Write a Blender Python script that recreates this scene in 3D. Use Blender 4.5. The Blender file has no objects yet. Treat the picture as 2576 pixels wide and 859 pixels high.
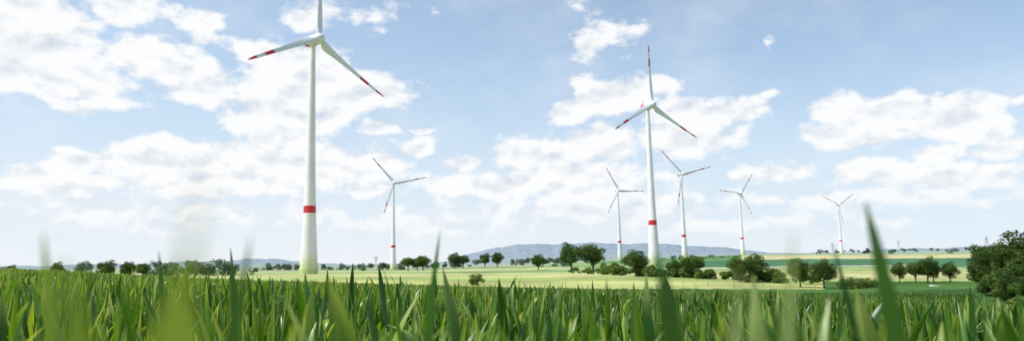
import bpy, math, random
import numpy as np
from mathutils import Vector, Matrix

scene = bpy.context.scene
scene.view_settings.view_transform = 'Standard'
scene.view_settings.look = 'None'
scene.view_settings.exposure = 0
rng = np.random.default_rng(7)
CAM_Z = 0.85

# ---------------------------------------------------------------- helpers
def link(o):
    scene.collection.objects.link(o); return o

def mesh_np(name, verts, quads, mats, cols=None, smooth=False, mat_idx=None):
    me = bpy.data.meshes.new(name)
    n, m = len(verts), len(quads)
    me.vertices.add(n); me.vertices.foreach_set('co', verts.astype(np.float32).ravel())
    me.loops.add(m*4); me.loops.foreach_set('vertex_index', quads.astype(np.int32).ravel())
    me.polygons.add(m)
    me.polygons.foreach_set('loop_start', np.arange(0, m*4, 4, dtype=np.int32))
    me.polygons.foreach_set('loop_total', np.full(m, 4, dtype=np.int32))
    if smooth: me.polygons.foreach_set('use_smooth', np.ones(m, dtype=bool))
    for mt in mats: me.materials.append(mt)
    if mat_idx is not None: me.polygons.foreach_set('material_index', mat_idx.astype(np.int32))
    me.update(calc_edges=True)
    if cols is not None:
        a = me.color_attributes.new('col', 'FLOAT_COLOR', 'POINT')
        c = np.ones((n, 4), dtype=np.float32); c[:, :cols.shape[1]] = cols
        a.data.foreach_set('color', c.ravel())
    me.validate()
    return me

class NT:
    def __init__(s, tree): s.t = tree; s.t.nodes.clear()
    def n(s, typ, **kw):
        nd = s.t.nodes.new(typ)
        for k, v in kw.items(): setattr(nd, k, v)
        return nd
    def l(s, a, b): s.t.links.new(a, b)
    def math(s, op, a, b=None, c=None, clamp=False):
        nd = s.n('ShaderNodeMath', operation=op, use_clamp=clamp)
        for i, v in enumerate((a, b, c)):
            if v is None: continue
            if isinstance(v, (int, float)): nd.inputs[i].default_value = v
            else: s.l(v, nd.inputs[i])
        return nd.outputs[0]
    def vmath(s, op, a, b=None):
        nd = s.n('ShaderNodeVectorMath', operation=op)
        for i, v in enumerate((a, b)):
            if v is None: continue
            if isinstance(v, (tuple, list)): nd.inputs[i].default_value = v
            else: s.l(v, nd.inputs[i])
        return nd.outputs['Value'] if op == 'LENGTH' else nd.outputs['Vector']
    def mix(s, f, a, b, blend='MIX'):
        nd = s.n('ShaderNodeMix', data_type='RGBA', blend_type=blend)
        for sock, v in ((nd.inputs[0], f), (nd.inputs[6], a), (nd.inputs[7], b)):
            if isinstance(v, (int, float)): sock.default_value = v
            elif isinstance(v, tuple): sock.default_value = (*v, 1) if len(v) == 3 else v
            else: s.l(v, sock)
        return nd.outputs[2]
    def noise(s, vec, scale, detail=4, rough=.55):
        nd = s.n('ShaderNodeTexNoise'); nd.inputs['Scale'].default_value = scale
        nd.inputs['Detail'].default_value = detail; nd.inputs['Roughness'].default_value = rough
        if vec is not None: s.l(vec, nd.inputs['Vector'])
        return nd
    def maprange(s, v, a, b, c=0., d=1., smooth=True):
        nd = s.n('ShaderNodeMapRange', interpolation_type='SMOOTHSTEP' if smooth else 'LINEAR')
        s.l(v, nd.inputs[0])
        for i, x in zip((1, 2, 3, 4), (a, b, c, d)): nd.inputs[i].default_value = x
        return nd.outputs[0]

def new_mat(name):
    m = bpy.data.materials.new(name); m.use_nodes = True
    return m, NT(m.node_tree)

# ---------------------------------------------------------------- materials
def leaf_mat(name, dark, mid, light, transl, dry=None, rough=.45, spec=.35):
    m, g = new_mat(name)
    out = g.n('ShaderNodeOutputMaterial')
    at = g.n('ShaderNodeAttribute', attribute_name='col')
    sp = g.n('ShaderNodeSeparateColor'); g.l(at.outputs['Color'], sp.inputs[0])
    c1 = g.mix(g.maprange(sp.outputs[0], 0, .6), dark, mid)
    c2 = g.mix(g.maprange(sp.outputs[0], .6, 1.), c1, light)
    if dry:
        f = g.math('MULTIPLY', g.maprange(sp.outputs[1], .62, 1.0), g.maprange(sp.outputs[2], .5, 1.))
        c2 = g.mix(f, c2, dry)
    p = g.n('ShaderNodeBsdfPrincipled'); g.l(c2, p.inputs['Base Color'])
    p.inputs['Roughness'].default_value = rough
    p.inputs['Specular IOR Level'].default_value = spec
    t = g.n('ShaderNodeBsdfTranslucent')
    tc = g.mix(1.0, c2, (1.75, 1.55, .4), 'MULTIPLY'); g.l(tc, t.inputs['Color'])
    mx = g.n('ShaderNodeMixShader'); mx.inputs[0].default_value = transl
    g.l(p.outputs[0], mx.inputs[1]); g.l(t.outputs[0], mx.inputs[2]); g.l(mx.outputs[0], out.inputs[0])
    return m

M_CROP = leaf_mat('wheat_leaf', (.018, .075, .009), (.075, .19, .018), (.30, .41, .045), .38, dry=(.40, .50, .17), rough=.36, spec=.6)
M_CROPPALE = leaf_mat('wheat_leaf_pale', (.30, .42, .14), (.45, .55, .25), (.5, .55, .3), .45)
M_TREE = leaf_mat('tree_foliage', (.032, .066, .013), (.065, .12, .022), (.12, .19, .035), .3, rough=.6, spec=.2)
M_BUSH = leaf_mat('bush_foliage', (.05, .10, .022), (.11, .18, .035), (.20, .27, .07), .3, rough=.6, spec=.2)
M_FAR = leaf_mat('hazy_foliage', (.10, .155, .12), (.13, .195, .14), (.17, .24, .14), .2, rough=.8, spec=.1)  # distance haze is put into these blue-grey leaf colours

def simple(name, col, rough=.6, metal=0., var=.1, scale=.5):
    m, g = new_mat(name)
    out = g.n('ShaderNodeOutputMaterial'); p = g.n('ShaderNodeBsdfPrincipled')
    tc = g.n('ShaderNodeTexCoord')
    nz = g.noise(tc.outputs['Object'], scale, 5)
    f = g.maprange(nz.outputs[0], .3, .7, 1-var, 1+var*.3)
    cc = g.n('ShaderNodeVectorMath', operation='SCALE'); cc.inputs[0].default_value = col
    g.l(f, cc.inputs['Scale']); g.l(cc.outputs[0], p.inputs['Base Color'])
    p.inputs['Roughness'].default_value = rough; p.inputs['Metallic'].default_value = metal
    g.l(p.outputs[0], out.inputs[0])
    return m
M_WHITE = simple('turbine_white_paint', (.78, .755, .785), .45, var=.09, scale=.15)
M_BLADE = simple('blade_gelcoat', (.68, .70, .75), .35, var=.04)
M_RED = simple('signal_red_paint', (.60, .025, .03), .45, var=.08)
M_GREENS = [simple('base_green_%d' % i, c, .6) for i, c in enumerate([(.42, .52, .20), (.54, .60, .34), (.64, .67, .48), (.72, .73, .62)])]
M_BARK = simple('bark', (.09, .07, .05), .9, var=.4, scale=3)
M_STEEL = simple('galvanised_steel', (.32, .35, .38), .6, .2)
M_WOOD = simple('weathered_wood', (.2, .17, .13), .9, var=.3, scale=4)

# ---------------------------------------------------------------- terrain
def smooth(a, b, x):
    t = np.clip((x-a)/(b-a), 0, 1); return t*t*(3-2*t)

CTRL = [(-90,305,-5.9),(93,448,-8.2),(-148,846,-13.4),(162,1047,-9),(215,864,-6.5),(395,1185,-4),(706,1481,-8),
 (-9,165,-6.6),(72,162,-8.8),(66,190,-8.2),(56,215,-7.6),(42,236,-7.5),(35,370,-8.2),(113,190,-9.2),(85,125,-7.6),(69,95,-7.2),
 (-62,450,-8),(-48,600,-9),(-20,640,-9.2),(15,420,-8.3),(0,300,-7.6),(0,1300,-15),(-250,2500,-26),(0,3000,-28),(750,2500,-9),
 (150,255,-9.4),(250,415,-10.2),(384,640,-10.2),(540,900,-9.2),(1200,2000,-8),(2100,3000,-6),(-171,570,-8.5),(-450,1500,-17),
 (-153,260,-6),(-600,1000,-9),(-1800,3000,-12),(-130,150,-4),(-300,200,-3),(300,200,-14),(0,-300,4),(0,-2000,6)]
CP = np.array(CTRL, float)
def feat(x, y):
    d = np.sqrt(x*x+y*y)+1e-6
    return np.stack([2.5*x/d, np.log(d), 1.2*(y/d)], -1)
def kern(a, b):
    r2 = ((a[:, None, :]-b[None, :, :])**2).sum(-1); return np.sqrt(r2+.04)
F = feat(CP[:, 0], CP[:, 1])
K = kern(F, F)+np.eye(len(F))*-.02
A = np.block([[K, np.ones((len(F), 1))], [np.ones((1, len(F))), np.zeros((1, 1))]])
W = np.linalg.solve(A, np.append(CP[:, 2], 0))
RIDGE_S = [-.9,-.5,-.40,-.365,-.33,-.30,-.27,-.25,-.22,-.13,-.10,-.08,-.052,-.024,.005,.065,.12,.178,.232,.284,.333,.37,.46,.50,.56,.60,.9]
RIDGE_E = [0,0,.001,.004,.0025,0,-.004,-.0065,-.0075,-.0075,-.005,0,.0078,.0145,.0168,.0176,.0172,.0152,.0128,.0077,.002,-.003,-.0015,.0015,.001,.003,.005]
def terrain(x, y):
    x = np.atleast_1d(np.asarray(x, float)); y = np.atleast_1d(np.asarray(y, float))
    d = np.sqrt(x*x+y*y)+1e-6
    out = np.empty_like(x)
    for i in range(0, len(x), 40000):
        sl = slice(i, i+40000)
        out[sl] = kern(feat(x[sl], y[sl]), F)@W[:-1]+W[-1]
    far = out+CAM_Z
    near = -.043*y-.045*x
    w = np.maximum(0, x-.55*np.abs(y)); near -= .10*w*w/(w+5)*np.clip(40/(w+40), 0, 1)
    v = np.maximum(0, -x-.35*np.abs(y)); near += .045*v*v/(v+12)*np.clip(60/(v+60), 0, 1)
    near += .05*np.sin(x*.21+1)*np.sin(y*.17)*smooth(4, 15, d)
    z = near*(1-smooth(90, 165, d))+far*smooth(90, 165, d)
    s = x/d
    e = np.interp(s, RIDGE_S, RIDGE_E)
    rid = e*5000+CAM_Z + 4*np.sin(s*70)+2.2*np.sin(s*173+1)+1.0*np.sin(s*411)
    rid = np.where(y < 0, 10, rid)
    k = smooth(3200, 5000, d)
    z = z*(1-k)+rid*k
    z = z - smooth(5100, 8500, d)*60
    return z
def tz(x, y): return float(terrain([x], [y])[0])

CROP_FAR = 132.0
def crop_mask(x, y):
    edge = CROP_FAR+6*np.sin(x*.03)
    return ((y < edge) & (x < .60*y+7.5)) | (y < 0)

az = np.concatenate([np.radians(np.arange(-50, 50, .13)), np.radians(np.arange(50, 310, 2.0))])
rad = [0.25]
while rad[-1] < 9000: rad.append(rad[-1]*1.024+.02)
rad = np.array(rad)
AZ, RR = np.meshgrid(az, rad, indexing='ij')
gx, gy = (RR*np.sin(AZ)).ravel(), (RR*np.cos(AZ)).ravel()
gz = terrain(gx, gy)
na, nr = len(az), len(rad)
ia = np.arange(na)[:, None]; ir = np.arange(nr-1)[None, :]
a0 = ia*nr+ir; a1 = ((ia+1) % na)*nr+ir
gq = np.stack([a0, a1, a1+1, a0+1], -1).reshape(-1, 4)
gd = np.sqrt(gx**2+gy**2); gr = gx/np.maximum(gy, 1)
col = np.tile(np.array([.41, .44, .16]), (len(gx), 1))
def paint(mask, c): col[mask] = c
fr = gy > 0
wob = 5*np.sin(gx*.013)+3*np.sin(gx*.041+1)
paint(fr & (gy+.1*gx+wob > 195), (.31, .38, .12))
paint(fr & (gy-.12*gx+wob > 240), (.43, .45, .18))
paint(fr & (gy > 330+wob) & (gr < .12), (.22, .32, .12))
paint(fr & (gy-.2*gx > 400+wob) & (gr < .12), (.38, .42, .19))
paint(fr & (gy > 520+wob), (.17, .27, .12))
paint(fr & (gy > 640+.2*gx) & (gr < .1), (.40, .42, .23))
paint(fr & (gy > 820-.2*gx) & (gr < .1), (.17, .26, .15))
paint(fr & (gy > 1050) & (gr < .1), (.38, .41, .27))
paint(fr & (gx > 50) & (gy > 235-.15*gx), (.22, .33, .12))
R = fr & (gr > .20)
paint(R & (gy > 330), (.13, .26, .09))
R = fr & (gr > .27)
paint(R & (gy > 215), (.43, .43, .19))
paint(R & (gy > 285+.1*gx), (.29, .36, .14))
paint(R & (gy > 360+.15*gx), (.065, .17, .08))
paint(R & (gy > 620+.25*gx), (.49, .45, .23))
paint(R & (gy > 860+.25*gx), (.34, .38, .19))
paint(R & (gy > 1200), (.28, .36, .22))
paint(fr & (gr < .33) & (gr > .12) & (gy > 650), (.10, .22, .08))
paint(fr & (gr < .33) & (gr > .05) & (gy > 1150), (.42, .41, .24))
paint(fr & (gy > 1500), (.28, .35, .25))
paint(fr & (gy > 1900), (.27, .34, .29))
paint(fr & (gd > 3000), (.26, .32, .33))  # from here outward, distance haze is mixed into the far hill colours
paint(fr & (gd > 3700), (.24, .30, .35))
paint(fr & (gr > .45) & (gy < 200) & ~crop_mask(gx, gy), (.06, .14, .025))
paint(fr & (np.abs(gx-(.52*gy+14+10*np.sin(gy*.02))) < 3.2) & (gy > 120) & (gy < 300) & (gr > .6), (.62, .57, .46))
paint(fr & (np.abs(gy-(345+.35*gx)) < 8) & (gx > 60) & (gx < 260), (.55, .52, .40))
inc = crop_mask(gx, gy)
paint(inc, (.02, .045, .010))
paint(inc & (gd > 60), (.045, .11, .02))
strip = (~inc) & (gy > 0) & (gy < CROP_FAR+8+.25*np.maximum(gx, 0)) & (gr > -.05)
paint(strip, (.06, .14, .028))
m, g = new_mat('ground_fields')
out = g.n('ShaderNodeOutputMaterial'); p = g.n('ShaderNodeBsdfPrincipled')
at = g.n('ShaderNodeAttribute', attribute_name='col'); tc = g.n('ShaderNodeTexCoord')
n1 = g.noise(tc.outputs['Object'], .03, 6, .62); n2 = g.noise(tc.outputs['Object'], 1.3, 5, .65)
wv = g.n('ShaderNodeTexWave', wave_type='BANDS', bands_direction='X'); wv.inputs['Scale'].default_value = .07
wv.inputs['Distortion'].default_value = 1.2; wv.inputs['Detail'].default_value = 3
mp = g.n('ShaderNodeMapping'); mp.inputs['Rotation'].default_value = (0, 0, .95); g.l(tc.outputs['Object'], mp.inputs[0]); g.l(mp.outputs[0], wv.inputs['Vector'])
f = g.math('ADD', g.maprange(n1.outputs[0], .3, .7, .70, 1.14), g.maprange(n2.outputs[0], .3, .7, -.15, .15))
f = g.math('ADD', f, g.maprange(wv.outputs['Fac'], 0, 1, -.12, .07))
sc = g.n('ShaderNodeVectorMath', operation='SCALE'); g.l(at.outputs['Color'], sc.inputs[0]); g.l(f, sc.inputs['Scale'])
g.l(sc.outputs[0], p.inputs['Base Color']); p.inputs['Roughness'].default_value = .95; p.inputs['Specular IOR Level'].default_value = .1
g.l(p.outputs[0], out.inputs[0])
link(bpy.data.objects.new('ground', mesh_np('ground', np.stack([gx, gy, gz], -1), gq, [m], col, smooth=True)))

# ---------------------------------------------------------------- wheat
def blades(x, y, z0, L, Wd, azm, lean, curv, nseg, c0, dry, twist=None, fold=True, kink=None, blunt=.8):
    N = len(x); t = np.linspace(0, 1, nseg+1)
    if twist is None: twist = rng.normal(0, .5, N)
    phi = lean[:, None]+curv[:, None]*t[None, :]**2.2
    if kink is not None: phi = phi+kink[:, None]*smooth(.55, .8, t)[None, :]
    mid = (phi[:, 1:]+phi[:, :-1])/2; ds = L[:, None]/nseg
    hx = np.concatenate([np.zeros((N, 1)), np.cumsum(np.sin(mid)*ds, 1)], 1)
    hz = np.concatenate([np.zeros((N, 1)), np.cumsum(np.cos(mid)*ds, 1)], 1)
    ca, sa = np.cos(azm)[:, None], np.sin(azm)[:, None]
    cx, cy, cz = x[:, None]+hx*ca, y[:, None]+hx*sa, z0[:, None]+hz
    prof = np.where(t < .35, .55+.45*np.sin(t/.35*np.pi/2), np.cos(np.clip((t-.35)/.65, 0, 1)*np.pi/2)**blunt)
    prof[-1] = .03
    w = Wd[:, None]*prof[None, :]/2
    tw = azm[:, None]+np.pi/2+twist[:, None]*(t[None, :]*1.4)
    wx, wy = np.cos(tw)*w, np.sin(tw)*w
    if fold:
        dx, dy = np.cos(tw-np.pi/2)*w*.45, np.sin(tw-np.pi/2)*w*.45
        P = np.stack([np.stack([cx-wx, cy-wy, cz], -1), np.stack([cx+dx, cy+dy, cz], -1), np.stack([cx+wx, cy+wy, cz], -1)], 2)
        k = 3
    else:
        P = np.stack([np.stack([cx-wx, cy-wy, cz], -1), np.stack([cx+wx, cy+wy, cz], -1)], 2); k = 2
    V = P.reshape(-1, 3)
    base = (np.arange(N)*(nseg+1)*k)[:, None, None]
    s = (np.arange(nseg)*k)[None, :, None]; j = np.arange(k-1)[None, None, :]
    i0 = base+s+j
    Q = np.stack([i0, i0+1, i0+1+k, i0+k], -1).reshape(-1, 4)
    C = np.stack([np.repeat(c0, (nseg+1)*k), np.tile(np.repeat(t, k), N), np.repeat(dry, (nseg+1)*k)], -1)
    return V, Q, C
def gather(parts):
    off = 0; V = []; Q = []; C = []
    for v, q, c in parts:
        V.append(v); Q.append(q+off); C.append(c); off += len(v)
    return np.concatenate(V), np.concatenate(Q), np.concatenate(C)

parts = []
def zone(d0, d1, dens, nseg, wid, lenr, fold, hi=.0):
    half = math.radians(52)
    n = int(half*(d1*d1-d0*d0)*dens)
    d = np.sqrt(rng.uniform(d0*d0, d1*d1, n)); a = rng.uniform(-half, half, n)
    x, y = d*np.sin(a), d*np.cos(a)
    k = crop_mask(x, y); x, y, d = x[k], y[k], d[k]; n = len(x)
    gzv = terrain(x, y)
    patch = .045*np.sin(x*1.9+.7)*np.sin(y*1.3)+.035*np.sin(x*.6)*np.cos(y*.45)
    L = rng.uniform(*lenr, n)
    lean = np.abs(rng.normal(.07, .13, n)); curv = np.clip(rng.normal(.22, .32, n), -.1, 1.6)
    top = .72+patch+rng.normal(0, .065, n)-np.where(rng.random(n) < .4, rng.uniform(.05, .25, n), 0)+hi
    top = np.minimum(top, .83+.03*np.minimum(d, 6))
    z0 = gzv+np.maximum(top-L*.96, .02)
    azm = rng.uniform(0, 2*np.pi, n)
    kink = np.where(rng.random(n) < .12, rng.uniform(.6, 2.1, n), 0)
    Wd = wid*rng.uniform(.45, 1.3, n)
    c0 = np.clip(rng.beta(1.1, 1.5, n)+.15*np.sin(x*.8)*np.sin(y*.5)-.25*np.clip(x/np.maximum(y, .1), -1, 1), 0, 1)
    dry = rng.random(n)*.9+.1
    parts.append(blades(x, y, z0, L, Wd, azm, lean, curv, nseg, c0, dry, fold=fold, kink=kink))
zone(.62, 2.2, 330, 10, .034, (.26, .42), True)
zone(2.2, 5, 240, 8, .034, (.26, .42), True)
zone(5, 12, 150, 5, .036, (.27, .42), True)
zone(12, 36, 55, 3, .050, (.3, .45), False)
zone(36, 140, 7, 2, .12, (.4, .55), False)

def hero(x, y, top, W_, dx=0., L=.42, c=.3, dry=0., curv=.12, nseg=16, face=0., tw=.25, blunt=.65):
    """single tall leaf whose tip stands at (x, y, top); dx = sideways travel from base to tip"""
    lean = math.atan2(abs(dx), L)*.8
    azm = 0. if dx >= 0 else math.pi
    one = lambda v: np.array([v], float)
    z0 = top-L*math.cos(lean+curv*.3)
    v, q, cc = blades(one(0), one(0), one(z0), one(L), one(W_), one(0.), one(lean), one(curv), nseg, one(c), one(dry), twist=one(tw), blunt=blunt)
    sx = v[:, 0].copy(); sy = v[:, 1].copy()
    v[:, 0] = sy*math.cos(face)+sx*math.cos(azm); v[:, 1] = sy*math.sin(face)+sx*math.sin(azm)
    tipx, tipy = v[-2, 0], v[-2, 1]
    v[:, 0] += x-tipx; v[:, 1] += y-tipy
    return v, q, cc
parts += [
 hero(-.106, 1.0, .892, .020, dx=.02, c=.5, L=.42),
 hero(.284, .55, .890, .020, dx=-.03, c=.4, L=.40),
 hero(-.172, .45, .866, .022, dx=.022, c=.35, L=.36),
 hero(.094, .45, .850, .022, dx=-.02, c=.25, L=.34),
 hero(-.275, .40, .870, .012, dx=-.02, c=.9, L=.35),
 hero(-.085, .18, .853, .024, dx=.01, c=1., L=.26, blunt=.7, curv=.3),
 hero(-.098, .20, .851, .026, dx=-.015, c=1., L=.28, blunt=.8),
 hero(-.124, .19, .851, .022, dx=-.02, c=.85, L=.30, blunt=.9, curv=.3),
 hero(-.150, .23, .852, .024, dx=.01, c=.8, L=.30, blunt=.9),
 hero(-.205, .33, .85, .020, dx=.01, c=.8, L=.3),
 hero(-.0545, .12, .866, .0065, dx=.006, c=1., L=.16),
 hero(.372, .80, .857, .011, dx=-.04, c=.15, L=.4),
 hero(-.62, 1.2, .872, .014, dx=-.01, c=.3, L=.4),
 hero(-.66, 1.6, .885, .014, dx=-.01, c=.3, L=.4),
 hero(-.255, .62, .80, .022, dx=.03, c=.8, L=.4),
 hero(.06, .75, .80, .018, dx=.03, c=.6, L=.4),
 hero(-.02, .70, .79, .018, dx=-.03, c=.8, L=.4, curv=.5),
]
V, Q, C = gather(parts)
link(bpy.data.objects.new('wheat_field', mesh_np('wheat_field', V, Q, [M_CROP], C, smooth=True)))
pp = [hero(.115, .35, .844, .015, dx=.01, c=.7, L=.3), hero(.123, .30, .860, .013, dx=.01, c=.6, L=.3),
      hero(.44, .9, .76, .016, dx=.02, c=.3, L=.4), hero(.30, 1.3, .74, .014, dx=.03, c=.4, L=.3, curv=.8), hero(.62, 1.1, .70, .015, dx=-.03, c=.4, L=.3, curv=.8),
      hero(-.10, 1.1, .76, .015, dx=.04, c=.3, L=.3, curv=.9)]
V, Q, C = gather(pp)
link(bpy.data.objects.new('wheat_pale_leaves', mesh_np('wheat_pale_leaves', V, Q, [M_CROPPALE], C, smooth=True)))

# ---------------------------------------------------------------- foliage
def leafcloud(centers, radii, n, size, r_, lobecol, squash=.85):
    k = len(centers)
    wgt = radii**2; wgt = wgt/wgt.sum()
    li = r_.choice(k, n, p=wgt)
    dirs = r_.normal(size=(n, 3)); dirs /= np.linalg.norm(dirs, axis=1)[:, None]
    rr = radii[li]*(.55+.5*r_.random(n)**.6)
    P = centers[li]+dirs*rr[:, None]*np.array([1, 1, squash])
    nrm = dirs+r_.normal(0, .5, (n, 3)); nrm /= np.linalg.norm(nrm, axis=1)[:, None]
    u = np.cross(nrm, r_.normal(size=(n, 3))); u /= np.linalg.norm(u, axis=1)[:, None]
    v = np.cross(nrm, u)
    s = (size*r_.uniform(.5, 1.3, n))[:, None]
    V = np.stack([P-u*s*.5, P-v*s*.32, P+u*s*.5, P+v*s*.32], 1).reshape(-1, 3)
    Q = np.arange(n*4).reshape(-1, 4)
    c = np.clip(lobecol[li]+r_.normal(0, .16, n), 0, 1)
    C = np.stack([np.repeat(c, 4), np.zeros(n*4), np.zeros(n*4)], -1)
    return V, Q, C
def limb(p0, p1, r0, r1, seg=7, bend=None):
    p0, p1 = np.array(p0, float), np.array(p1, float)
    pm = (p0+p1)/2+(np.array(bend) if bend is not None else 0)
    pts = [(1-t)**2*p0+2*t*(1-t)*pm+t*t*p1 for t in np.linspace(0, 1, 5)]
    V = []
    for i, p_ in enumerate(pts):
        tdir = pts[min(i+1, 4)]-pts[max(i-1, 0)]; tdir /= np.linalg.norm(tdir)
        a = np.cross(tdir, [0.3, 1, .1]); a /= np.linalg.norm(a); b = np.cross(tdir, a)
        r = r0+(r1-r0)*i/4
        for j in range(seg):
            th = 2*np.pi*j/seg; V.append(p_+a*r*np.cos(th)+b*r*np.sin(th))
    Q = []
    for i in range(4):
        for j in range(seg):
            Q.append((i*seg+j, i*seg+(j+1) % seg, (i+1)*seg+(j+1) % seg, (i+1)*seg+j))
    return np.array(V), np.array(Q), np.zeros((len(V), 3))
def tree_mesh(name, seed, n=6500, low=.12, mat=M_TREE, size=.45):
    """tree 10 m tall, about 10 m wide"""
    r_ = np.random.default_rng(seed)
    k = 30
    zc = 10*(low+1)/2; hz = 10*(1-low)/2
    ph = r_.uniform(0, 2*np.pi, k); ct = r_.uniform(-.95, .98, k); st_ = np.sqrt(1-ct**2)
    rad_ = r_.uniform(.8, 1.7, k)
    rr = r_.uniform(.62, 1.05, k)
    cen = np.stack([np.cos(ph)*st_*rr*3.7, np.sin(ph)*st_*rr*3.7, zc+ct*rr*(hz-rad_*.8)], -1)
    cen = np.vstack([cen, [[0, 0, zc], [1.3, -.9, zc+1.2], [-1.2, 1, zc-.8], [-1, -1.2, zc+.6], [1.1, 1.2, zc-.6]]])
    rad_ = np.append(rad_, [2.3, 2.0, 2.0, 2.0, 2.0])
    lobecol = r_.uniform(.1, .95, len(cen))
    P = [leafcloud(cen, rad_, n, size, r_, lobecol)]
    nl = len(P[0][1])
    P.append(limb((0, 0, -.4), (.1, .1, zc), .38, .16))
    for i in range(7):
        P.append(limb((0, 0, 1.4+.35*i), cen[i], .15, .04, 5, bend=(0, 0, -.4)))
    V, Q, C = gather(P)
    mi = np.ones(len(Q)); mi[:nl] = 0
    return mesh_np(name, V, Q, [mat, M_BARK], C, mat_idx=mi)
TREES = [tree_mesh('tree_mesh_%d' % i, 20+i, low=[.10, .15, .08, .18][i]) for i in range(4)]
BIGT = [tree_mesh('big_tree_mesh_%d' % i, 50+i, n=15000, low=-.02, size=.34) for i in range(2)]
BUSH = [tree_mesh('bush_mesh_%d' % i, 70+i, n=3500, low=-.25, mat=M_BUSH, size=.6) for i in range(2)]
cnt = [0]
def tree(x, y, h, w, kind=TREES, name='deciduous_tree'):
    o = link(bpy.data.objects.new(name, kind[cnt[0] % len(kind)])); cnt[0] += 1
    o.location = (x, y, tz(x, y)-.05); o.rotation_euler = (0, 0, cnt[0]*1.7)
    o.scale = (w/9.4, w/9.4, h/10); return o
for a in [(31,370,16.5,16.5),(43,374,15.6,16.5),(41.6,236,9.4,10.5),(56,215,7.8,8.6),(52.0,222,6.3,6.5),(62.2,190,7.4,7.5),(67,192,8,8),
          (73.5,196,4.2,5),(72.5,162,7.4,6.6),(69,167,7.7,6.4),(107,192,5.8,4.4),(110.3,190,6.2,4.8),(113.6,190,7.8,5.8),(117,193,6.3,4.8),(120.4,191,5.9,5.2),
          (-69,450,9.6,10),(-64,458,10,9),(-59,448,10.8,11.5),(-51.5,600,14,14),(-44.5,606,12.5,13),(-27,640,14.5,13),(-15.5,645,15,13.5),(15,420,9.8,12),
          (-95,500,6.5,7),(-154,260,8.2,8.5),(-148,264,7.6,7),(-171,258,7.2,6),(-141,262,6.8,6),(-192,262,6.4,7),(-183,250,6,5)]:
    tree(*a)
for a in [(69.5,95,10.0,9),(75,99,13.0,11),(86,125,9.6,8.5),(81.5,118,8.6,8),(79,108,9.8,9.5),(66.5,92,6.0,6),(84,104,14,12)]:
    tree(*a, kind=BIGT)
for a in [(-9.2,165,3.2,4.6),(76,158,2.8,6),(80,161,2.8,6),(84,163,2.4,5),(64,188,2.5,5),(86,119,3,6),(64.5,87,2.8,5),(61.5,84,1.6,4)]:
    tree(*a, kind=BUSH, name='bush')

def mass(name, pts, mat, per, size, seed, squash=.9):
    r_ = np.random.default_rng(seed); cen = []; rad_ = []; lc = []
    for x, y, h, w in pts:
        zb = tz(x, y); tone = r_.uniform(.1, .8)
        for i in range(7):
            rr = r_.uniform(.24, .38)*min(h, w*1.1)
            cen.append((x+r_.normal(0, .24)*w, y+r_.normal(0, .24)*w, zb+r_.uniform(.2, .8)*h)); rad_.append(rr); lc.append(np.clip(tone+r_.normal(0, .12), 0, 1))
    V, Q, C = leafcloud(np.array(cen), np.array(rad_), per*len(pts), size, r_, np.array(lc), squash)
    link(bpy.data.objects.new(name, mesh_np(name, V, Q, [mat], C)))
def line(p0, p1, n, h, w, seed, jit=1.5):
    r_ = np.random.default_rng(seed); L = []
    for i in range(n):
        t = (i+r_.uniform(-.3, .3))/max(n-1, 1)
        L.append((p0[0]+(p1[0]-p0[0])*t+r_.normal(0, jit), p0[1]+(p1[1]-p0[1])*t+r_.normal(0, jit), h*r_.uniform(.45, 1.25), w*r_.uniform(.7, 1.3)))
    return L
mass('hedgerow', line((35, 272), (47, 228), 12, 3.6, 4.4, 1)+line((47, 228), (60, 208), 12, 3.0, 4.2, 2)+line((60, 208), (78, 184), 18, 2.5, 4.0, 3)+line((26,310),(35,272),6,2.4,4.2,9), M_BUSH, 900, .55, 5)
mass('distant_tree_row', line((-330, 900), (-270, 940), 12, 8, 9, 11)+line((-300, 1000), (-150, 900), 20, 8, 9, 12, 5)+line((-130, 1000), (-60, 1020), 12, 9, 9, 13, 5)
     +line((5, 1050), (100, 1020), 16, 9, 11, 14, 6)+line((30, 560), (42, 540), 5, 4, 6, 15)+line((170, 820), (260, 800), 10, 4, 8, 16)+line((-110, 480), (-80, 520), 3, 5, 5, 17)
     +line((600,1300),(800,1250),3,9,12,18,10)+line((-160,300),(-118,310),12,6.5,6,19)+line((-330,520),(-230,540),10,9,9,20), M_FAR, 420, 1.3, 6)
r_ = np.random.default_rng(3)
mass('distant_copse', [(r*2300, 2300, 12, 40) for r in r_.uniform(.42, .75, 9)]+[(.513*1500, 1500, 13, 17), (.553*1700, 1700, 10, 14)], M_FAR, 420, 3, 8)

# ---------------------------------------------------------------- wind turbines
def lathe(name, prof, seg, mats, midx, axis='Z'):
    V = []; Q = []; MI = []
    for (h, r) in prof:
        for j in range(seg):
            th = 2*math.pi*j/seg
            V.append((r*math.cos(th), r*math.sin(th), h) if axis == 'Z' else (r*math.cos(th), h, r*math.sin(th)))
    for i in range(len(prof)-1):
        for j in range(seg):
            q = (i*seg+j, i*seg+(j+1) % seg, (i+1)*seg+(j+1) % seg, (i+1)*seg+j)
            Q.append(q); MI.append(midx[i])
    return mesh_np(name, np.array(V, float), np.array(Q), mats, smooth=True, mat_idx=np.array(MI))
def tower_r(h): return float(np.interp(h, [0, 5, 12, 20, 28, 40, 55, 70, 85, 106], [4.05, 3.75, 3.4, 3.05, 2.72, 2.35, 2.0, 1.75, 1.5, 1.15]))
hs = [-1.5, 2.2, 4.4, 6.6, 8.8, 12.4, 16, 19.6, 23.2, 26.9, 30.2]+[33.8+3.6*i for i in range(20)]+[104.8]
prof = [(h, tower_r(max(h, 0))) for h in hs]
mi = []
for i in range(len(hs)-1):
    mi.append(2+i if i < 4 else (1 if hs[i] == 26.9 else 0))
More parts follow.
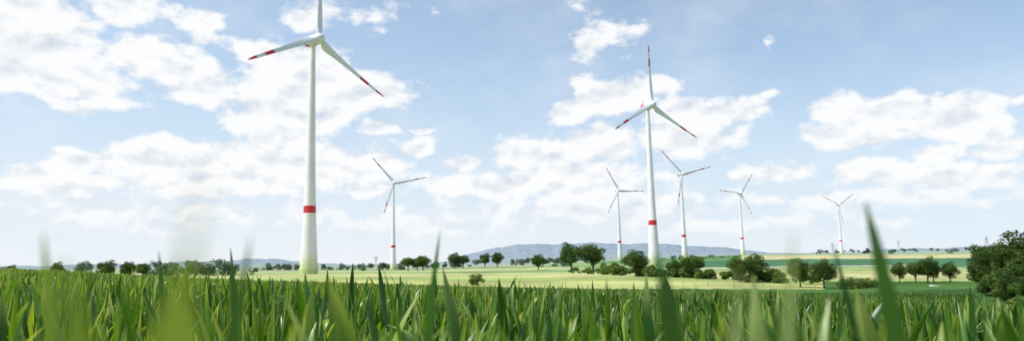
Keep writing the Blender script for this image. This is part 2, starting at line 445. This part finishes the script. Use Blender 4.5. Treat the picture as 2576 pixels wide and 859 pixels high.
TOWER = lathe('tower', prof, 40, [M_WHITE, M_RED]+M_GREENS, mi)
npf = [(7.2, .02), (6.9, .55), (6.2, 1.15), (5, 1.75), (3.6, 2.2), (2.2, 2.5), (.8, 2.68), (-.8, 2.72), (-2.2, 2.6), (-2.6, 2.45)]
NAC = lathe('nacelle', npf, 32, [M_BLADE, M_RED], [0, 0, 0, 1, 1, 1, 0, 0, 0], 'Y')
hpf = [(1.75, 2.3), (1.7, 2.5), (.6, 2.6), (-.8, 2.42), (-2, 1.95), (-2.8, 1.35), (-3.25, .75), (-3.4, .02)]
HUB = lathe('rotor_hub', hpf, 32, [M_BLADE], [0]*7, 'Y')
def blade_mesh():
    L = 41.5; rs = np.concatenate([[1.4, 2.2, 3.0], np.linspace(4, L, 36)])
    rs = np.sort(np.unique(np.append(rs, [.635*L, .76*L, .875*L])))
    V = []; npnt = 20
    for r in rs:
        t = r/L
        c = float(np.interp(r, [1.4, 2.2, 3.2, 4.5, 7, 12, 20, 30, 37, 39.8, 41.5], [2.1, 2.2, 3.2, 4.0, 3.75, 2.9, 2.1, 1.6, 1.25, .9, .12]))
        th = float(np.interp(r, [1.4, 2.2, 4.5, 8, 20, 41], [1.0, .9, .42, .3, .2, .14]))
        tw = math.radians(float(np.interp(r, [1.4, 5, 12, 25, 41], [24, 18, 9, 3, 0])))
        circ = float(np.interp(r, [1.4, 2.2, 4.0], [1, 1, 0]))
        for j in range(npnt):
            a = 2*math.pi*j/npnt
            xa = .5*(1-math.cos(a))
            yt = 5*th*(.2969*math.sqrt(max(xa, 0))-.126*xa-.3516*xa**2+.2843*xa**3-.1015*xa**4)
            y_ = yt if a < math.pi else -yt
            X = (xa-.30)*c; Y = y_*c*.95
            Xc = -math.cos(a)*c/2; Yc = math.sin(a)*c/2
            X = X*(1-circ)+Xc*circ; Y = Y*(1-circ)+Yc*circ
            V.append((X*math.cos(tw)-Y*math.sin(tw), X*math.sin(tw)+Y*math.cos(tw)-.0015*r*r, r))
    Q = []; MI = []
    for i in range(len(rs)-1):
        rm = (rs[i]+rs[i+1])/2/L
        red = (.635 < rm < .76) or rm > .875
        for j in range(npnt):
            Q.append((i*npnt+j, i*npnt+(j+1) % npnt, (i+1)*npnt+(j+1) % npnt, (i+1)*npnt+j)); MI.append(1 if red else 0)
    return mesh_np('blade', np.array(V), np.array(Q), [M_BLADE, M_RED], smooth=True, mat_idx=np.array(MI))
BL = blade_mesh()
MV, MQ, _ = limb((0, 4.4, 1.8), (0, 4.4, 3.9), .07, .05, 6)
MV2, MQ2, _ = limb((-.6, 4.4, 3.4), (.6, 4.4, 3.4), .05, .05, 6)
MAST = mesh_np('sensor_mast', np.vstack([MV, MV2]), np.vstack([MQ, MQ2+len(MV)]), [M_STEEL])
HUBH = 106.5
def turbine(x, y, heading_deg, theta):
    root = link(bpy.data.objects.new('wind_turbine', None)); root.location = (x, y, tz(x, y))
    def child(nm, me, par):
        o = link(bpy.data.objects.new(nm, me)); o.parent = par; return o
    child('tower', TOWER, root)
    h = math.radians(heading_deg)
    head = link(bpy.data.objects.new('yaw_head', None)); head.parent = root
    head.location = (0, 0, HUBH); head.rotation_euler = (0, 0, math.pi-h)
    child('nacelle', NAC, head); child('sensor_mast', MAST, head)
    rot = link(bpy.data.objects.new('rotor', None)); rot.parent = head
    rot.location = (0, -4.5, .15); rot.rotation_euler = (math.radians(-5), 0, 0)
    child('rotor_hub', HUB, rot)
    for k in range(3):
        b = child('blade_%d' % (k+1), BL, rot)
        b.rotation_euler = (0, math.radians(theta+120*k), 0)
for a in [(-90.8,305,129,2.5),(91.4,448,149,0),(-148,846,160,-41),(162,1047,165,-29),(215,864,165,-44),(395,1185,170,36),(706,1481,175,56)]:
    turbine(*a)

# ---------------------------------------------------------------- pylons
def pylon(x, y, H):
    P = []
    b = H*.11
    lv = [0, .25, .45, .62, .78, 1.0]; hw = [b*(1-.85*t) for t in lv]
    c4 = [(-1, -1), (1, -1), (1, 1), (-1, 1)]
    for i in range(5):
        for k, (sx, sy) in enumerate(c4):
            a = (sx*hw[i], sy*hw[i], H*lv[i]); c = (sx*hw[i+1], sy*hw[i+1], H*lv[i+1])
            P.append(limb(a, c, .22, .2, 4))
            s2 = c4[(k+1) % 4]
            P.append(limb(a, (s2[0]*hw[i+1], s2[1]*hw[i+1], H*lv[i+1]), .13, .13, 4))
    for lvv, wd in ((.66, .2), (.8, .26), (.94, .16)):
        P.append(limb((-wd*H, 0, H*lvv), (wd*H, 0, H*lvv), .25, .25, 4))
        P.append(limb((-wd*H, 0, H*lvv), (0, 0, H*(lvv+.05)), .15, .15, 4)); P.append(limb((wd*H, 0, H*lvv), (0, 0, H*(lvv+.05)), .15, .15, 4))
    V, Q, _ = gather(P)
    o = link(bpy.data.objects.new('electricity_pylon', mesh_np('electricity_pylon', V, Q, [M_STEEL])))
    o.location = (x, y, tz(x, y)); o.rotation_euler = (0, 0, .4)
for x, y, H in [(895, 1300, 30), (1400, 2500, 40), (1160, 2500, 36), (-380, 1900, 30)]: pylon(x, y, H)

P = []
for i in range(26):
    x = -40+6*i; y = 150+.12*x+2*math.sin(i)
    P.append(limb((x, y, tz(x, y)-.3), (x+.03, y, tz(x, y)+1.2), .06, .05, 6))
V, Q, _ = gather(P)
link(bpy.data.objects.new('fence_posts', mesh_np('fence_posts', V, Q, [M_WOOD])))

# ---------------------------------------------------------------- light
SUN_AZ, SUN_EL = math.radians(-105), math.radians(55)
sd = Vector((math.sin(SUN_AZ)*math.cos(SUN_EL), math.cos(SUN_AZ)*math.cos(SUN_EL), math.sin(SUN_EL)))
sl = bpy.data.lights.new('sun', 'SUN'); sl.energy = 5.0; sl.angle = math.radians(.5); sl.color = (1, .965, .91)
so = link(bpy.data.objects.new('sun', sl)); so.rotation_euler = (-sd).to_track_quat('-Z', 'Y').to_euler()

# ---------------------------------------------------------------- sky with clouds
# cloud chart: azimuth, elevation, half-width, half-height (degrees), density
TAB = [(-36.4,16.4,3.5,2.2,1),(-35.1,13.6,4.6,2.0,1),(-30.5,18.6,2.9,1.0,.7),(-28.4,15.1,3.0,1.7,.9),(-25.4,14.0,3.2,1.6,.9),(-23.4,12.9,1.8,1.2,.8),
(-32.1,11.4,2.8,.6,.6),(-25.0,17.9,2.0,1.0,.7),(-17.8,19.1,1.6,.8,.6),(-21.1,16.4,1.8,1.2,.5),(-17.4,15.4,3.5,1.7,.8),(-18.0,12.9,5.4,2.5,1),
(-12.3,13.6,3.3,1.4,1),(-19.7,10.6,3.4,1.2,1),(-14.3,20.0,4.0,.9,.3),(-11.1,18.8,1.3,.4,.4),(-27.6,8.2,2.7,1.1,1),(-24.3,8.1,3.2,1.1,1),
(-31.9,7.5,2.0,.8,.8),(-18.5,8.4,5.0,1.4,1),(-22.0,6.5,7.9,1.5,.9),(-33.7,5.8,4.4,1.2,.8),
(-11.2,10.6,1.8,.6,.9),(-8.3,10.6,1.0,.35,.8),(-8.1,9.1,1.6,.75,1),(-4.5,7.9,1.2,.6,.8),(-12.5,5.5,2,.6,.8),(-14.1,7.2,4.7,1.4,.8),
(1.4,8.7,3.3,1.2,1),(4.5,8.4,3,1,1),(7.2,9.3,3.3,1.4,1),(8.6,13.2,3.2,1.5,1),(5.2,11.9,2,.9,1),(12,13.8,1.6,.8,.8),(14.5,11.4,2.8,1.2,1),(17.9,11.3,2.5,1.1,1),
(15,9.3,4.1,1.3,.9),(-1.3,5.9,5.6,1.1,.9),(5.4,6.4,5.6,1.3,.9),(6.3,4.1,11,1.2,.6),(8.9,18.4,2.4,1.15,.42),(6.8,17.5,1.3,.8,.45),(6.6,20.7,1.3,.45,.4),
(21.6,16.2,.55,.42,.35),(21.1,12.1,1,.35,.4),(26.6,10.5,2.5,1.2,1.1),(29.8,10.2,2.1,1.15,1.1),(27.8,9.0,3.8,1,1.1),(33.4,9.4,2.4,1.2,1.1),(34.7,8.2,2.1,.85,1),
(36.2,7.0,1.7,.7,1),(36.9,9.8,.8,.4,.8),(32.5,6.8,1.5,.7,.9),(28.1,5.9,3.4,.8,.9),(33.1,5.2,3.6,.9,.9),(21.2,6.2,2.6,.8,.8),(28,3.8,7.5,.9,.5),
(-28.7,3.6,9,1,.5),(-9.6,3.0,11,.9,.4),(19.5,2.3,12,.8,.4),
(62,14,10,4,1),(85,22,12,6,1),(-60,16,12,5,1),(-90,25,14,6,1),(130,18,16,6,1),(-140,17,16,7,1),(180,28,14,7,1),(0,48,20,6,.9),(-60,52,22,7,.9)]
world = bpy.data.worlds.new('World'); scene.world = world; world.use_nodes = True
g = NT(world.node_tree)
out = g.n('ShaderNodeOutputWorld'); tc = g.n('ShaderNodeTexCoord'); D = tc.outputs['Generated']
sp = g.n('ShaderNodeSeparateXYZ'); g.l(D, sp.inputs[0])
zc = g.math('MAXIMUM', sp.outputs[2], .12)
cb = g.n('ShaderNodeCombineXYZ'); g.l(sp.outputs[0], cb.inputs[0]); g.l(sp.outputs[1], cb.inputs[1]); g.l(zc, cb.inputs[2])
sky = g.n('ShaderNodeTexSky', sky_type='NISHITA'); sky.sun_disc = False; sky.sun_elevation = SUN_EL; sky.sun_rotation = SUN_AZ
sky.air_density = 1.0; sky.dust_density = .4; sky.ozone_density = 1.0; sky.altitude = 100
g.l(cb.outputs[0], sky.inputs[0])
azn = g.math('MULTIPLY', g.math('ARCTAN2', sp.outputs[0], sp.outputs[1]), 57.2958)
eln = g.math('MULTIPLY', g.math('ARCSINE', sp.outputs[2]), 57.2958)
ae = g.n('ShaderNodeCombineXYZ'); g.l(azn, ae.inputs[0]); g.l(eln, ae.inputs[1])
st = g.vmath('MULTIPLY', D, (1, 1, 1.6))
wz = g.noise(st, 9, 3, .6)
warp = g.vmath('MULTIPLY', g.vmath('SUBTRACT', wz.outputs['Color'], (.5, .5, .5)), (4.5, 2.2, 0))
aew = g.vmath('ADD', ae.outputs[0], warp)
acc = None
for a, e, ra, re, s in TAB:
    v = g.vmath('MULTIPLY', g.vmath('SUBTRACT', aew, (a, e, 0)), (1/(ra*1.35), 1/(re*1.4), 0))
    ln = g.vmath('LENGTH', v)
    q = g.math('MULTIPLY_ADD', ln, -s, s)
    acc = q if acc is None else g.math('SMOOTH_MAX', acc, q, .15)
f1 = g.noise(st, 24, 7, .6).outputs[0]
f2 = g.noise(g.vmath('ADD', st, (.006, .0, -.018)), 24, 4, .5).outputs[0]
f1b = g.noise(st, 24, 4, .5).outputs[0]
dens = g.math('ADD', acc, g.math('MULTIPLY', g.math('SUBTRACT', f1, .475), 1.55))
cov = g.maprange(dens, .02, .42)
veil = g.maprange(g.noise(st, 5, 5, .55).outputs[0], .42, .8, 0, .3)
cov = g.math('MAXIMUM', cov, veil)
relief = g.math('MULTIPLY', g.math('SUBTRACT', f1b, f2), 3.0)
core = g.maprange(dens, .5, 1.3, 0, .20)
bright = g.math('SUBTRACT', g.math('ADD', relief, .92), core, clamp=True)
ccol = g.mix(bright, (.64, .71, .81), (1.0, 1.0, 1.0))  # cloud light and grey shade painted as colour, from the offset noise
bg1 = g.n('ShaderNodeBackground'); g.l(sky.outputs[0], bg1.inputs[0]); bg1.inputs[1].default_value = .15
bg2 = g.n('ShaderNodeBackground'); g.l(ccol, bg2.inputs[0]); bg2.inputs[1].default_value = 1.0
hcol = g.mix(g.maprange(sp.outputs[2], .0, .26, 0, 1, smooth=False), (.85, .90, .945), (.58, .76, .95))
bg3 = g.n('ShaderNodeBackground'); g.l(hcol, bg3.inputs[0]); bg3.inputs[1].default_value = 1.0
# aerosol haze: thick at the horizon, thin higher up, thicker towards the sun side
hz = g.math('ADD', g.maprange(sp.outputs[2], .0, .42, .97, .28, smooth=False), g.math('MULTIPLY', sp.outputs[0], -.28), clamp=True)
mh = g.n('ShaderNodeMixShader'); g.l(hz, mh.inputs[0]); g.l(bg1.outputs[0], mh.inputs[1]); g.l(bg3.outputs[0], mh.inputs[2])
cov2 = g.math('MULTIPLY', cov, g.maprange(sp.outputs[2], .0, .10, .45, .95, smooth=False))
mx = g.n('ShaderNodeMixShader'); g.l(cov2, mx.inputs[0]); g.l(mh.outputs[0], mx.inputs[1]); g.l(bg2.outputs[0], mx.inputs[2])
g.l(mx.outputs[0], out.inputs[0])

# ---------------------------------------------------------------- camera
PITCH, ROLL = math.radians(7.2), .0186
cd = bpy.data.cameras.new('camera'); cd.lens = 24; cd.sensor_width = 36; cd.clip_start = .02; cd.clip_end = 20000
cd.dof.use_dof = True; cd.dof.focus_distance = 4.0; cd.dof.aperture_fstop = 2.8
co = link(bpy.data.objects.new('camera', cd))
co.matrix_world = Matrix.Translation((0, 0, CAM_Z)) @ Matrix.Rotation(math.pi/2+PITCH, 4, 'X') @ Matrix.Rotation(-ROLL, 4, 'Z')
scene.camera = co
